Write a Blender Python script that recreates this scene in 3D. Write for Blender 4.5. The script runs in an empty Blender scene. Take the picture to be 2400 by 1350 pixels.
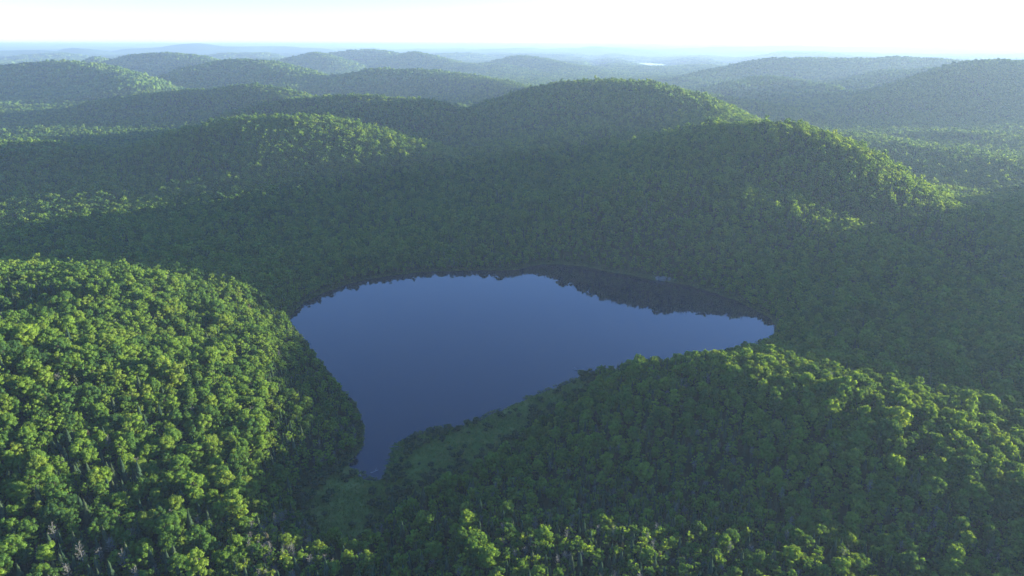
import bpy, math, random
import numpy as np

# ------------------------------------------------------------------ camera, sky, sun, exposure
R = math.radians
rng = np.random.default_rng(7)
random.seed(7)
sc = bpy.context.scene
COL = sc.collection
F, CX, CY, PITCH, HC = 1622.0, 1200.0, 675.0, R(19.43), 200.0
SUN_EL, SUN_AZ = R(5.1), R(73.0)          # azimuth measured from the view direction (+Y) towards +X

cam_d = bpy.data.cameras.new('camera')
cam = bpy.data.objects.new('camera', cam_d)
COL.objects.link(cam)
cam_d.sensor_width = 36.0
cam_d.lens = 36.0 * F / 2400.0
cam_d.clip_start = 0.5
cam_d.clip_end = 150000.0
cam.location = (0, 0, HC)
cam.rotation_euler = (R(90) - PITCH, 0, 0)
sc.camera = cam

world = bpy.data.worlds.new('World')
sc.world = world
world.use_nodes = True
wn = world.node_tree
for n in list(wn.nodes):
    wn.nodes.remove(n)
sky = wn.nodes.new('ShaderNodeTexSky')
sky.sky_type = 'NISHITA'
sky.sun_disc = False
sky.sun_elevation = SUN_EL
sky.sun_rotation = SUN_AZ
sky.altitude = 400
sky.air_density = 0.85
sky.dust_density = 0.25
sky.ozone_density = 2.5
bg = wn.nodes.new('ShaderNodeBackground')
bg.inputs[1].default_value = 0.12
wo = wn.nodes.new('ShaderNodeOutputWorld')
tint = wn.nodes.new('ShaderNodeMix')          # camera white balance of the sky
tint.data_type = 'RGBA'
tint.blend_type = 'MULTIPLY'
tint.inputs[0].default_value = 1.0
tint.inputs[7].default_value = (0.82, 0.95, 1.34, 1)
wn.links.new(sky.outputs[0], tint.inputs[6])
wn.links.new(tint.outputs[2], bg.inputs[0])
wn.links.new(bg.outputs[0], wo.inputs[0])

sun_d = bpy.data.lights.new('sun', 'SUN')
sun_d.energy = 5.0
sun_d.angle = R(0.5)
sun_d.color = (1.0, 0.91, 0.68)
sun = bpy.data.objects.new('sun', sun_d)
COL.objects.link(sun)
sun.rotation_euler = (R(90) - SUN_EL, 0, math.pi - SUN_AZ)
sun.location = (800, 400, 400)

sc.view_settings.view_transform = 'Standard'
sc.view_settings.look = 'None'
sc.view_settings.gamma = 1.0
sc.view_settings.use_curve_mapping = False
sc.view_settings.exposure = 2.4
sc.cycles.max_bounces = 5
sc.cycles.diffuse_bounces = 3
sc.cycles.glossy_bounces = 2
sc.cycles.transmission_bounces = 3
sc.cycles.volume_bounces = 1
sc.cycles.caustics_reflective = False
sc.cycles.caustics_refractive = False

# ------------------------------------------------------------------ helpers
cosP, sinP = math.cos(PITCH), math.sin(PITCH)

def at_dist(u, v, Y):
    """point seen at photograph pixel (u, v), Y metres ahead of the camera"""
    xr, up = (u - CX) / F, (CY - v) / F
    dy, dz = cosP + up * sinP, -sinP + up * cosP
    t = Y / dy
    return (t * xr, Y, HC + t * dz)

def at_level(u, v, z=0.0):
    xr, up = (u - CX) / F, (CY - v) / F
    dy, dz = cosP + up * sinP, -sinP + up * cosP
    t = (z - HC) / dz
    return (t * xr, t * dy)

def to_pix(x, y, z):
    zz = z - HC
    dep = y * cosP - zz * sinP
    up = y * sinP + zz * cosP
    dep = np.where(dep < 1, 1, dep)
    return CX + F * x / dep, CY - F * up / dep, dep

def hash2(ix, iy, seed):
    h = (ix.astype(np.int64) * 374761393 + iy.astype(np.int64) * 668265263 + seed * 1274126177) & 0xFFFFFFFF
    h = ((h ^ (h >> 13)) * 1274126177) & 0xFFFFFFFF
    h = (h ^ (h >> 16)) & 0xFFFFFFFF
    return h / 4294967295.0

def vnoise(x, y, seed=0):
    ix, iy = np.floor(x), np.floor(y)
    fx, fy = x - ix, y - iy
    fx = fx * fx * fx * (fx * (fx * 6 - 15) + 10)
    fy = fy * fy * fy * (fy * (fy * 6 - 15) + 10)
    a, b = hash2(ix, iy, seed), hash2(ix + 1, iy, seed)
    c, d = hash2(ix, iy + 1, seed), hash2(ix + 1, iy + 1, seed)
    return (a * (1 - fx) + b * fx) * (1 - fy) + (c * (1 - fx) + d * fx) * fy

def fbm(x, y, seed=0, octv=4):
    s, a, t = 0.0, 1.0, 0.0
    for k in range(octv):
        s = s + a * vnoise(x, y, seed + k * 17)
        t += a
        x, y, a = x * 2.03 + 11.3, y * 2.03 + 5.7, a * 0.5
    return s / t

def sstep(a, b, x):
    t = np.clip((x - a) / (b - a), 0, 1)
    return t * t * (3 - 2 * t)

def poly_sdf(px, py, poly):
    """signed distance, negative inside"""
    P = np.asarray(poly, float)
    Q = np.roll(P, -1, axis=0)
    best = np.full(px.shape, 1e18)
    inside = np.zeros(px.shape, bool)
    for (x0, y0), (x1, y1) in zip(P, Q):
        ex, ey = x1 - x0, y1 - y0
        wx, wy = px - x0, py - y0
        t = np.clip((wx * ex + wy * ey) / (ex * ex + ey * ey + 1e-9), 0, 1)
        d = (wx - ex * t) ** 2 + (wy - ey * t) ** 2
        best = np.minimum(best, d)
        if y0 != y1:
            c = ((y0 <= py) & (y1 > py)) | ((y1 <= py) & (y0 > py))
            xi = x0 + (py - y0) * ex / (ey if ey else 1e-9)
            inside ^= c & (px < xi)
    d = np.sqrt(best)
    return np.where(inside, -d, d)

def in_poly(px, py, poly):
    return poly_sdf(px, py, poly) < 0

def smooth_closed(pts, it=2):
    P = np.asarray(pts, float)
    for _ in range(it):
        Q = np.roll(P, -1, axis=0)
        P = np.stack([P * 0.75 + Q * 0.25, P * 0.25 + Q * 0.75], 1).reshape(-1, 2)
    return P

# ------------------------------------------------------------------ shoreline and landform
LAKE_PX = [(672, 748), (690, 728), (705, 716), (728, 700), (765, 683), (800, 669), (850, 656), (900, 647), (960, 640),
           (1030, 635), (1100, 633), (1150, 634), (1195, 634), (1222, 628), (1245, 621), (1300, 619), (1360, 622),
           (1420, 635), (1480, 645), (1540, 657), (1600, 664), (1660, 680), (1720, 702), (1770, 724), (1808, 748),
           (1822, 775), (1800, 805), (1720, 835), (1620, 860), (1500, 875), (1400, 874), (1352, 868), (1362, 882),
           (1335, 897), (1290, 913), (1240, 930), (1200, 950), (1150, 975), (1100, 993), (1050, 1004), (1000, 1012),
           (955, 1032), (930, 1062), (922, 1090), (908, 1112), (880, 1128), (852, 1126), (842, 1106), (812, 1092),
           (822, 1072), (842, 1055), (852, 1030), (850, 1000), (838, 960), (815, 925), (778, 890), (750, 850),
           (727, 815), (700, 785)]
LAKE = smooth_closed([at_level(u, v) for u, v in LAKE_PX], 2)
def ragged(P, amp, step=1.5):
    out = []
    for a, b in zip(P, np.roll(P, -1, 0)):
        n = max(1, int(np.hypot(*(b - a)) / step))
        for k in range(n):
            out.append(a + (b - a) * k / n)
    P = np.array(out)
    T = np.roll(P, -2, 0) - np.roll(P, 2, 0)
    T /= np.linalg.norm(T, axis=1, keepdims=True) + 1e-9
    w = (fbm(P[:, 0] / 7, P[:, 1] / 7, 19, 3) - .5) * 2 * amp
    return P + np.stack([T[:, 1], -T[:, 0]], 1) * w[:, None]
LAKE = ragged(LAKE, 2.4, 3.0)
MARSH_PX = [(690, 1150), (760, 1112), (820, 1090), (860, 1060), (900, 1040), (930, 1000), (1000, 985), (1120, 955),
            (1230, 910), (1330, 868), (1395, 872), (1400, 905), (1330, 960), (1260, 1010), (1180, 1075), (1090, 1130),
            (1000, 1165), (910, 1205), (870, 1260), (800, 1275), (730, 1250), (690, 1200)]
MARSH = smooth_closed([at_level(u, v) for u, v in MARSH_PX], 2)

# ridge lines: (u, v on the crest, metres ahead, half width); canopy stands on top of the ground
CAN = 10.0
RIDGES = [
    # near left hill
    [(-350, 690, 400, 150), (-120, 675, 420, 140), (60, 675, 425, 125), (200, 668, 425, 110), (300, 700, 420, 95), (390, 750, 405, 75)],
    [(-200, 800, 300, 120), (60, 820, 310, 100), (230, 860, 315, 90), (380, 920, 312, 75), (480, 1000, 285, 70)],
    [(430, 720, 455, 70), (560, 740, 450, 60)],
    # near right hill
    [(1540, 905, 335, 56), (1650, 850, 345, 60), (1760, 852, 340, 62), (1880, 880, 330, 64), (2005, 918, 318, 60),
     (2110, 1000, 302, 54), (2250, 1100, 283, 48), (2420, 1190, 262, 46), (2600, 1270, 245, 50)],
    # low rise along the bottom of the picture
    [('xyz', -150, 235, 10, 80), ('xyz', -60, 215, 10, 60), ('xyz', 30, 208, 10, 50), ('xyz', 110, 195, 8, 50)],
    # right ridge
    [(1480, 360, 960, 150), (1610, 312, 900, 170), (1700, 290, 860, 190), (1820, 288, 820, 190), (1890, 303, 800, 175), (1940, 338, 775, 155),
     (2000, 385, 745, 135), (2075, 437, 715, 120), (2165, 481, 685, 110), (2270, 512, 660, 110), (2400, 565, 630, 115), (2560, 620, 600, 130)],
    [(1400, 440, 780, 130), (1500, 418, 725, 125), (1620, 415, 705, 125), (1740, 440, 690, 125), (1850, 475, 665, 115), (1950, 525, 630, 100), (2050, 590, 580, 90)],
    # unseen valley side added east of the picture, heights set to shadow the lake
    [('xyz', 930, 300, 84, 200), ('xyz', 930, 420, 76, 190), ('xyz', 930, 545, 77, 180), ('xyz', 930, 650, 112, 170), ('xyz', 930, 740, 112, 170), ('xyz', 930, 820, 84, 160), ('xyz', 960, 900, 45, 160)],
    # central peak
    [(1140, 268, 1600, 200), (1220, 235, 1560, 240), (1300, 204, 1520, 280), (1400, 189, 1480, 300), (1480, 191, 1430, 290),
     (1560, 212, 1360, 260), (1640, 246, 1230, 210), (1700, 280, 1090, 170)],
    [(1300, 330, 1150, 260), (1400, 310, 1130, 280), (1500, 320, 1080, 260)],
    # middle-left hill in front
    [(430, 335, 1120, 160), (500, 298, 1120, 190), (570, 282, 1120, 210), (700, 282, 1110, 220), (800, 302, 1090, 200),
     (900, 332, 1060, 170), (980, 366, 1010, 120), (1030, 392, 980, 95)],
    [(480, 425, 980, 200), (640, 425, 940, 190), (740, 452, 870, 110)],
    # ridges behind it
    [(480, 300, 1450, 110), (560, 272, 1450, 130), (700, 240, 1480, 150), (850, 230, 1480, 160), (1000, 245, 1450, 150), (1100, 268, 1400, 130), (1165, 300, 1330, 110)],
    [(200, 262, 1850, 120), (300, 232, 1900, 170), (450, 214, 1900, 200), (590, 205, 1880, 200), (680, 222, 1800, 150)],
    # low lit hill on the left edge
    [(-160, 334, 1080, 190), (0, 336, 1080, 180), (70, 334, 1080, 160), (150, 344, 1080, 130), (225, 358, 1080, 90)],
    # hills of the middle distance, left
    [(-160, 160, 2700, 350), (0, 164, 2700, 330), (80, 150, 2700, 300), (150, 145, 2700, 280), (220, 152, 2650, 240), (290, 175, 2500, 200), (330, 205, 2300, 160)],
    [(225, 133, 4300, 170)],
    [(270, 146, 4000, 250), (330, 130, 4000, 320), (380, 125, 4000, 330), (450, 133, 3950, 300), (520, 150, 3850, 260)],
    [(400, 190, 2700, 160), (460, 162, 2900, 230), (540, 143, 3000, 300), (620, 150, 2950, 290), (700, 172, 2750, 230), (740, 192, 2600, 170)],
    [(660, 148, 4600, 240), (740, 125, 4600, 230), (790, 138, 4500, 250)],
    [(770, 130, 5600, 300), (830, 116, 5600, 330), (880, 116, 5500, 330), (940, 128, 5300, 300)],
    [(920, 134, 4900, 200), (970, 123, 4900, 230), (1010, 132, 4800, 250), (1070, 148, 4600, 280), (1160, 155, 4500, 300)],
    [(700, 208, 2500, 150), (780, 188, 2650, 220), (900, 164, 2700, 280), (1000, 170, 2650, 280), (1100, 182, 2500, 240), (1180, 198, 2350, 180), (1240, 216, 2200, 130)],
    [(1150, 150, 4900, 230), (1215, 131, 5000, 240), (1270, 138, 4900, 240), (1350, 158, 4500, 260)],
    # middle distance, right
    [(1600, 192, 3100, 200), (1680, 172, 3300, 200), (1745, 150, 3500, 210), (1810, 139, 3500, 240), (1900, 139, 3450, 260), (2000, 139, 3450, 260),
     (2110, 137, 3500, 260), (2200, 142, 3500, 260), (2290, 156, 3450, 260)],
    [(1690, 206, 2500, 120), (1780, 186, 2600, 150), (1850, 188, 2600, 150), (1920, 206, 2450, 130)],
    [(1970, 202, 2700, 130), (2080, 168, 2850, 200), (2200, 162, 2900, 230), (2330, 170, 2900, 230)],
    [(2085, 240, 1900, 110), (2150, 205, 2000, 180), (2230, 172, 2100, 260), (2310, 155, 2150, 330), (2420, 149, 2150, 380), (2600, 150, 2100, 400)],
    [(2210, 318, 1450, 70), (2300, 322, 1420, 80), (2420, 330, 1380, 90)],
    [(1980, 318, 1330, 130), (2110, 348, 1200, 140), (2250, 364, 1120, 150), (2400, 384, 1060, 150), (2560, 410, 1000, 150)],
    [(1560, 215, 2300, 130), (1700, 238, 2000, 120), (1850, 262, 1750, 120)],
    # small hills before the distant lake
    [(1545, 155, 5600, 200), (1630, 144, 5800, 280), (1710, 152, 5600, 220)],
    [(1400, 152, 6000, 250), (1470, 150, 6000, 250)],
    # pale far ridges
    [(1400, 128, 8500, 450), (1500, 124, 8500, 500)],
    [(1660, 128, 9000, 500), (1820, 121, 9200, 700), (1960, 126, 9000, 600)],
    [(1560, 113, 15000, 900), (1850, 107, 15500, 1300), (2020, 106, 15500, 1300), (2180, 106, 15500, 1200), (2330, 110, 15000, 900)],
    [(1180, 113, 13000, 900), (1330, 108, 13500, 1100), (1480, 113, 13000, 900)],
    [(-60, 116, 8600, 400), (30, 112, 9000, 380), (110, 117, 9000, 380)],
    [(170, 109, 9800, 420), (230, 112, 9800, 380)],
    [(290, 112, 10500, 450), (360, 105, 10800, 450), (470, 101, 11000, 420), (540, 108, 11000, 420), (640, 105, 11800, 500), (760, 111, 11500, 420)],
    [(60, 128, 6800, 300), (150, 124, 7000, 330)], [(520, 124, 7200, 300), (610, 120, 7400, 360)], [(1010, 124, 8000, 330), (1090, 121, 8300, 400)],
    [(380, 100, 24000, 2000), (620, 99, 25000, 2200), (820, 98, 25000, 2200), (980, 102, 25000, 2000)],
]
samples = []
for line in RIDGES:
    pts = []
    for node in line:
        if node[0] == 'xyz':
            pts.append((node[1], node[2], node[3], node[4] * 0.62))
            continue
        u, v, Y, w = node
        x, y, z = at_dist(u, v, Y)
        can = CAN if Y < 2500 else (13.0 if Y < 5100 else 16.0)
        pts.append((x, y, max(z - can, 6.0), w * (0.62 if Y > 450 else 0.8)))
    for i in range(max(1, len(pts) - 1)):
        a = np.array(pts[i])
        b = np.array(pts[min(i + 1, len(pts) - 1)])
        n = max(1, int(np.hypot(*(b - a)[:2]) / (0.22 * min(a[3], b[3]))))
        for k in range(n + (i == len(pts) - 2)):
            samples.append(a + (b - a) * k / n)
SAMP = np.array(samples)
ORD = 6.0

def landform(X, Y):
    shp = X.shape
    X, Y = X.ravel(), Y.ravel()
    out = np.empty(X.shape)
    step = 20000
    for s in range(0, len(X), step):
        x, y = X[s:s + step], Y[s:s + step]
        acc = np.zeros(len(x))
        # only ridge samples that can reach this block of points
        cx0, cx1, cy0, cy1 = x.min(), x.max(), y.min(), y.max()
        reach = SAMP[:, 3] * 3.2
        use = (SAMP[:, 0] + reach > cx0) & (SAMP[:, 0] - reach < cx1) & (SAMP[:, 1] + reach > cy0) & (SAMP[:, 1] - reach < cy1)
        S = SAMP[use]
        if len(S):
            # maximum over the samples of a line, soft across lines
            d2 = (x[:, None] - S[None, :, 0]) ** 2 + (y[:, None] - S[None, :, 1]) ** 2
            f = S[None, :, 2] * np.exp(-0.62 * d2 / (S[None, :, 3] ** 2))
            m = f.max(1)
            acc = m + 0.0
            m2 = (f ** ORD).sum(1) ** (1 / ORD)
            acc = m * 0.75 + np.minimum(m2, m * 1.25) * 0.25 / 1.12
        out[s:s + step] = acc
    return out.reshape(shp)

FAR_LAKES = [(at_dist(1395, 147, 7500)[0], 7500, 70, 1000), (at_dist(1535, 147, 7500)[0], 7500, 215, 1100),
             (at_dist(1728, 147, 7500)[0], 7500, 170, 1000)]

def ground(X, Y):
    """height of the ground; the lake surface is z = 0"""
    D = np.hypot(X, Y)
    h = landform(X, Y)
    near = sstep(900, 2500, Y)
    base = 2.0 + (5 + 4 * near) * fbm(X / 260, Y / 260, 3, 3) + near * (8 + 16 * fbm(X / 700, Y / 700, 21, 3))
    # rolling country between and beyond the drawn ridges
    far = sstep(3200, 6500, D)
    wx, wy = X + 500 * fbm(X / 1900, Y / 1900, 61, 2), Y + 500 * fbm(X / 1900, Y / 1900, 62, 2)
    roll = 1 - np.abs(2 * fbm(wx / 2300 + 4.1, wy / 1500, 41, 3) - 1) * 2.2
    roll = np.clip(roll * .75 + .5 * (fbm(X / 800, Y / 800, 43, 3) - .45), 0, 1) ** 1.3
    amp = 60 + 150 * sstep(6000, 30000, D)
    roll2 = np.clip((fbm(X / 4200, Y / 4200 + 3, 77, 4) - 0.42) / 0.4, 0, 1)
    amp2 = 165 * sstep(9000, 26000, D)
    h2 = far * np.maximum(roll * amp * 1.15, roll2 * amp2)
    side = sstep(0, 400, -Y) * 40
    h = (np.maximum(h, 0) ** 4 + np.maximum(h2, 0) ** 4 + 1e-6) ** 0.25
    h = np.maximum(h, 0) + base * np.exp(-h / 60) + side
    # gullies and small spurs
    rel = np.clip(h / 40, 0, 1)
    h = h + rel * (fbm(X / 130, Y / 130, 9, 4) - 0.5) * 16 * (0.35 + 0.65 * sstep(500, 1400, Y)) * (1 - 0.7 * sstep(4000, 9000, D))
    h = h + np.clip(h / 25, 0, 1) * (fbm(X / 38, Y / 38, 71, 3) - .5) * 7 * (1 - sstep(700, 1200, Y))
    h = h + rel * (fbm(X / 420, Y / 420, 90, 2) - 0.5) * 14 * sstep(700, 1800, Y)
    h = h * (1 - sstep(6500, 9000, D) * (.42 - .62 * fbm(X / 900 + 7, Y / 900, 15, 3)))
    h = np.minimum(h, 203 + 0 * h)
    # distant lakes
    for lx, ly, rx, ry in FAR_LAKES:
        q = np.sqrt(((X - lx) / rx) ** 2 + ((Y - ly) / ry) ** 2) + 0.25 * (fbm(X / 120, Y / 120, 5, 2) - .5)
        h = np.where(q < 1.8, h * sstep(1.0, 1.8, q) - 6.0 * (1 - sstep(.9, 1.15, q)), h)
        # keep the view from the camera to the distant water open
        lane = np.exp(-((X - lx * Y / ly) / (rx * 1.3)) ** 2) * sstep(4800, 6000, Y) * (1 - sstep(7000, 7400, Y))
        h = h * (1 - 0.93 * lane)
        back = np.exp(-((X - lx * Y / ly) / (rx * 2.2)) ** 2) * sstep(7900, 8400, Y) * (1 - sstep(11500, 12800, Y))
        h = h * (1 - 0.8 * back)
    # the lake basin
    m = (np.abs(X) < 700) & (Y > 100) & (Y < 1100)
    if m.any():
        xs, ys = X[m], Y[m]
        d = poly_sdf(xs, ys, LAKE)
        hh = h[m]
        steep = np.where(xs < -20, 60, 24) + 0 * xs
        up = hh * (1 - np.exp(-np.maximum(d, 0) / steep)) + 0.12 * np.minimum(np.maximum(d, 0), 6)
        dm = poly_sdf(xs, ys, MARSH)
        flat = 0.15 + 0.45 * fbm(xs / 9, ys / 9, 8, 3) + 0.02 * np.minimum(np.maximum(d, 0), 20)
        k = sstep(-2, 26, dm)
        up = flat * (1 - k) * sstep(0, 2.5, d) + up * k + 0.02 * np.minimum(np.maximum(d, 0), 3)
        h[m] = np.where(d > 0, up, np.maximum(d * 0.22, -3.0))
    return h

# ------------------------------------------------------------------ materials
def new_mat(name):
    m = bpy.data.materials.new(name)
    m.use_nodes = True
    nt = m.node_tree
    for n in list(nt.nodes):
        nt.nodes.remove(n)
    return m, nt

def N(nt, t, **kw):
    n = nt.nodes.new(t)
    for k, v in kw.items():
        if k.startswith('i_'):
            n.inputs[int(k[2:])].default_value = v
        else:
            setattr(n, k, v)
    return n

def ramp(nt, stops, fac=None, interp='LINEAR'):
    r = nt.nodes.new('ShaderNodeValToRGB')
    r.color_ramp.interpolation = interp
    e = r.color_ramp.elements
    while len(e) < len(stops):
        e.new(0.5)
    for el, (p, c) in zip(e, stops):
        el.position = p
        el.color = (*c, 1)
    if fac is not None:
        nt.links.new(fac, r.inputs[0])
    return r

def foliage_mat(name, stops, trans=0.35, patch=0.5, leafvar=0.35, tint=1.5):
    m, nt = new_mat(name)
    L = nt.links
    oi = N(nt, 'ShaderNodeObjectInfo')
    geo = N(nt, 'ShaderNodeNewGeometry')
    mp = N(nt, 'ShaderNodeTexNoise', noise_dimensions='3D')
    mp.inputs['Scale'].default_value = 0.012
    mp.inputs['Detail'].default_value = 3
    L.new(geo.outputs['Position'], mp.inputs['Vector'])
    # species patch shifts the individual's own random number
    a = N(nt, 'ShaderNodeMath', operation='MULTIPLY_ADD')
    L.new(mp.outputs[0], a.inputs[0])
    a.inputs[1].default_value = patch * 2
    a.inputs[2].default_value = -patch
    b = N(nt, 'ShaderNodeMath', operation='ADD', use_clamp=True)
    L.new(a.outputs[0], b.inputs[0])
    L.new(oi.outputs['Random'], b.inputs[1])
    r = ramp(nt, stops, b.outputs[0])
    ln = N(nt, 'ShaderNodeTexNoise')
    ln.inputs['Scale'].default_value = 0.75
    ln.inputs['Detail'].default_value = 2
    L.new(geo.outputs['Position'], ln.inputs['Vector'])
    v = N(nt, 'ShaderNodeMapRange')
    v.inputs[1].default_value, v.inputs[2].default_value = 0.3, 0.7
    v.inputs[3].default_value, v.inputs[4].default_value = 1 - leafvar, 1 + leafvar
    L.new(ln.outputs[0], v.inputs[0])
    hsv = N(nt, 'ShaderNodeHueSaturation')
    L.new(r.outputs[0], hsv.inputs['Color'])
    L.new(v.outputs[0], hsv.inputs['Value'])
    d = N(nt, 'ShaderNodeBsdfDiffuse')
    L.new(hsv.outputs[0], d.inputs[0])
    t = N(nt, 'ShaderNodeBsdfTranslucent')
    tm = N(nt, 'ShaderNodeMix', data_type='RGBA', blend_type='MULTIPLY')
    tm.inputs[0].default_value = 1
    L.new(hsv.outputs[0], tm.inputs[6])
    tm.inputs[7].default_value = (tint * 1.15, tint, tint * 0.35, 1)
    L.new(tm.outputs[2], t.inputs[0])
    mx = N(nt, 'ShaderNodeMixShader')
    mx.inputs[0].default_value = trans
    L.new(d.outputs[0], mx.inputs[1])
    L.new(t.outputs[0], mx.inputs[2])
    o = N(nt, 'ShaderNodeOutputMaterial')
    L.new(mx.outputs[0], o.inputs[0])
    return m

LEAF = foliage_mat('leaf_green', [(0.0, (0.044, 0.092, 0.030)), (0.25, (0.064, 0.125, 0.028)), (0.5, (0.090, 0.155, 0.030)),
                                  (0.75, (0.112, 0.182, 0.030)), (1.0, (0.128, 0.182, 0.034))], 0.46, 0.45, 0.30, 2.6)
NEEDLE = foliage_mat('needle_green', [(0.0, (0.026, 0.052, 0.030)), (0.6, (0.042, 0.070, 0.034)), (1.0, (0.058, 0.076, 0.036))], 0.05, 0.3, 0.3, 1.2)
CEDAR = foliage_mat('olive_needle', [(0.0, (0.050, 0.075, 0.034)), (0.5, (0.080, 0.095, 0.042)), (1.0, (0.10, 0.092, 0.048))], 0.20, 0.3, 0.3, 1.2)
SHRUB = foliage_mat('shrub_green', [(0.0, (0.035, 0.060, 0.035)), (0.5, (0.050, 0.085, 0.035)), (1.0, (0.085, 0.11, 0.05))], 0.3, 0.35, 0.3, 1.3)
SEDGE = foliage_mat('sedge_green', [(0.0, (0.070, 0.12, 0.030)), (0.6, (0.12, 0.18, 0.038)), (1.0, (0.20, 0.21, 0.07))], 0.35, 0.5, 0.3, 1.3)

def bark_mat(name, c1, c2):
    m, nt = new_mat(name)
    L = nt.links
    geo = N(nt, 'ShaderNodeNewGeometry')
    ns = N(nt, 'ShaderNodeTexNoise')
    ns.inputs['Scale'].default_value = 2.0
    ns.inputs['Detail'].default_value = 4
    L.new(geo.outputs['Position'], ns.inputs['Vector'])
    r = ramp(nt, [(0.3, c1), (0.7, c2)], ns.outputs[0])
    p = N(nt, 'ShaderNodeBsdfPrincipled')
    p.inputs['Roughness'].default_value = 0.9
    L.new(r.outputs[0], p.inputs['Base Color'])
    o = N(nt, 'ShaderNodeOutputMaterial')
    L.new(p.outputs[0], o.inputs[0])
    return m

BARK = bark_mat('grey_brown_bark', (0.06, 0.05, 0.042), (0.14, 0.12, 0.10))
PALE = bark_mat('pale_grey_wood', (0.12, 0.118, 0.10), (0.21, 0.205, 0.175))
DRIFT = bark_mat('weathered_wood', (0.22, 0.21, 0.20), (0.42, 0.40, 0.38))
ROCK = bark_mat('grey_rock', (0.075, 0.07, 0.066), (0.17, 0.16, 0.15))

def ground_mat():
    m, nt = new_mat('forest_floor')
    L = nt.links
    geo = N(nt, 'ShaderNodeNewGeometry')
    at = N(nt, 'ShaderNodeAttribute', attribute_name='marsh')
    far = N(nt, 'ShaderNodeAttribute', attribute_name='far')
    def noise(s, det=4):
        n = N(nt, 'ShaderNodeTexNoise')
        n.inputs['Scale'].default_value = s
        n.inputs['Detail'].default_value = det
        L.new(geo.outputs['Position'], n.inputs['Vector'])
        return n.outputs[0]
    floor = ramp(nt, [(0.3, (0.018, 0.024, 0.012)), (0.7, (0.038, 0.048, 0.020))], noise(0.15))
    grass = ramp(nt, [(0.25, (0.068, 0.110, 0.026)), (0.5, (0.115, 0.155, 0.034)), (0.72, (0.18, 0.185, 0.06))], noise(0.09, 6))
    cano = ramp(nt, [(0.3, (0.040, 0.085, 0.026)), (0.7, (0.080, 0.140, 0.030))], noise(0.004, 8))
    m1 = N(nt, 'ShaderNodeMix', data_type='RGBA')
    L.new(at.outputs['Fac'], m1.inputs[0])
    L.new(floor.outputs[0], m1.inputs[6])
    L.new(grass.outputs[0], m1.inputs[7])
    m2 = N(nt, 'ShaderNodeMix', data_type='RGBA')
    L.new(far.outputs['Fac'], m2.inputs[0])
    L.new(m1.outputs[2], m2.inputs[6])
    L.new(cano.outputs[0], m2.inputs[7])
    p = N(nt, 'ShaderNodeBsdfDiffuse')
    L.new(m2.outputs[2], p.inputs[0])
    bn = noise(0.03, 6)
    bm = N(nt, 'ShaderNodeBump')
    bm.inputs['Strength'].default_value = 0.6
    bm.inputs['Distance'].default_value = 14
    L.new(bn, bm.inputs['Height'])
    bm2 = N(nt, 'ShaderNodeBump')
    bm2.inputs['Strength'].default_value = 0.7
    bm2.inputs['Distance'].default_value = 0.5
    L.new(noise(0.7, 3), bm2.inputs['Height'])
    mixn = N(nt, 'ShaderNodeMix', data_type='VECTOR')
    L.new(far.outputs['Fac'], mixn.inputs[0])
    L.new(bm2.outputs[0], mixn.inputs[4])
    L.new(bm.outputs[0], mixn.inputs[5])
    L.new(mixn.outputs[1], p.inputs['Normal'])
    o = N(nt, 'ShaderNodeOutputMaterial')
    L.new(p.outputs[0], o.inputs[0])
    return m

def water_mat():
    m, nt = new_mat('lake_water')
    L = nt.links
    geo = N(nt, 'ShaderNodeNewGeometry')
    ns = N(nt, 'ShaderNodeTexNoise')
    ns.inputs['Scale'].default_value = 0.35
    ns.inputs['Detail'].default_value = 3
    L.new(geo.outputs['Position'], ns.inputs['Vector'])
    bm = N(nt, 'ShaderNodeBump')
    bm.inputs['Strength'].default_value = 0.02
    bm.inputs['Distance'].default_value = 0.3
    L.new(ns.outputs[0], bm.inputs['Height'])
    p = N(nt, 'ShaderNodeBsdfPrincipled')
    p.inputs['Base Color'].default_value = (0.010, 0.012, 0.022, 1)
    p.inputs['Roughness'].default_value = 0.03
    p.inputs['IOR'].default_value = 1.42
    L.new(bm.outputs[0], p.inputs['Normal'])
    o = N(nt, 'ShaderNodeOutputMaterial')
    L.new(p.outputs[0], o.inputs[0])
    return m

# ------------------------------------------------------------------ terrain sheet
def axis(lo, hi, c0, c1, d0, g):
    mid = list(np.arange(c0, c1 + d0 * 0.5, d0))
    a, d = [c0], d0
    while a[-1] > lo:
        d *= g
        a.append(a[-1] - d)
    b, d = [mid[-1]], d0
    while b[-1] < hi:
        d *= g
        b.append(b[-1] + d)
    return np.array(a[:0:-1] + mid + b[1:])

def mesh_from(name, V, faces_flat, sizes, smooth=False):
    me = bpy.data.meshes.new(name)
    V = np.asarray(V, np.float32)
    me.vertices.add(len(V))
    me.vertices.foreach_set('co', V.ravel())
    faces_flat = np.asarray(faces_flat, np.int32)
    sizes = np.asarray(sizes, np.int32)
    me.loops.add(len(faces_flat))
    me.loops.foreach_set('vertex_index', faces_flat)
    me.polygons.add(len(sizes))
    st = np.concatenate([[0], np.cumsum(sizes)[:-1]]).astype(np.int32)
    me.polygons.foreach_set('loop_start', st)
    me.polygons.foreach_set('loop_total', sizes)
    if smooth:
        me.polygons.foreach_set('use_smooth', np.ones(len(sizes), bool))
    me.update(calc_edges=True)
    return me

def link(name, me, mat=None, parent=None, **props):
    o = bpy.data.objects.new(name, me)
    COL.objects.link(o)
    if mat is not None and me is not None and not me.materials:
        me.materials.append(mat)
    if parent:
        o.parent = parent
    for k, v in props.items():
        o[k] = v
    return o

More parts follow.
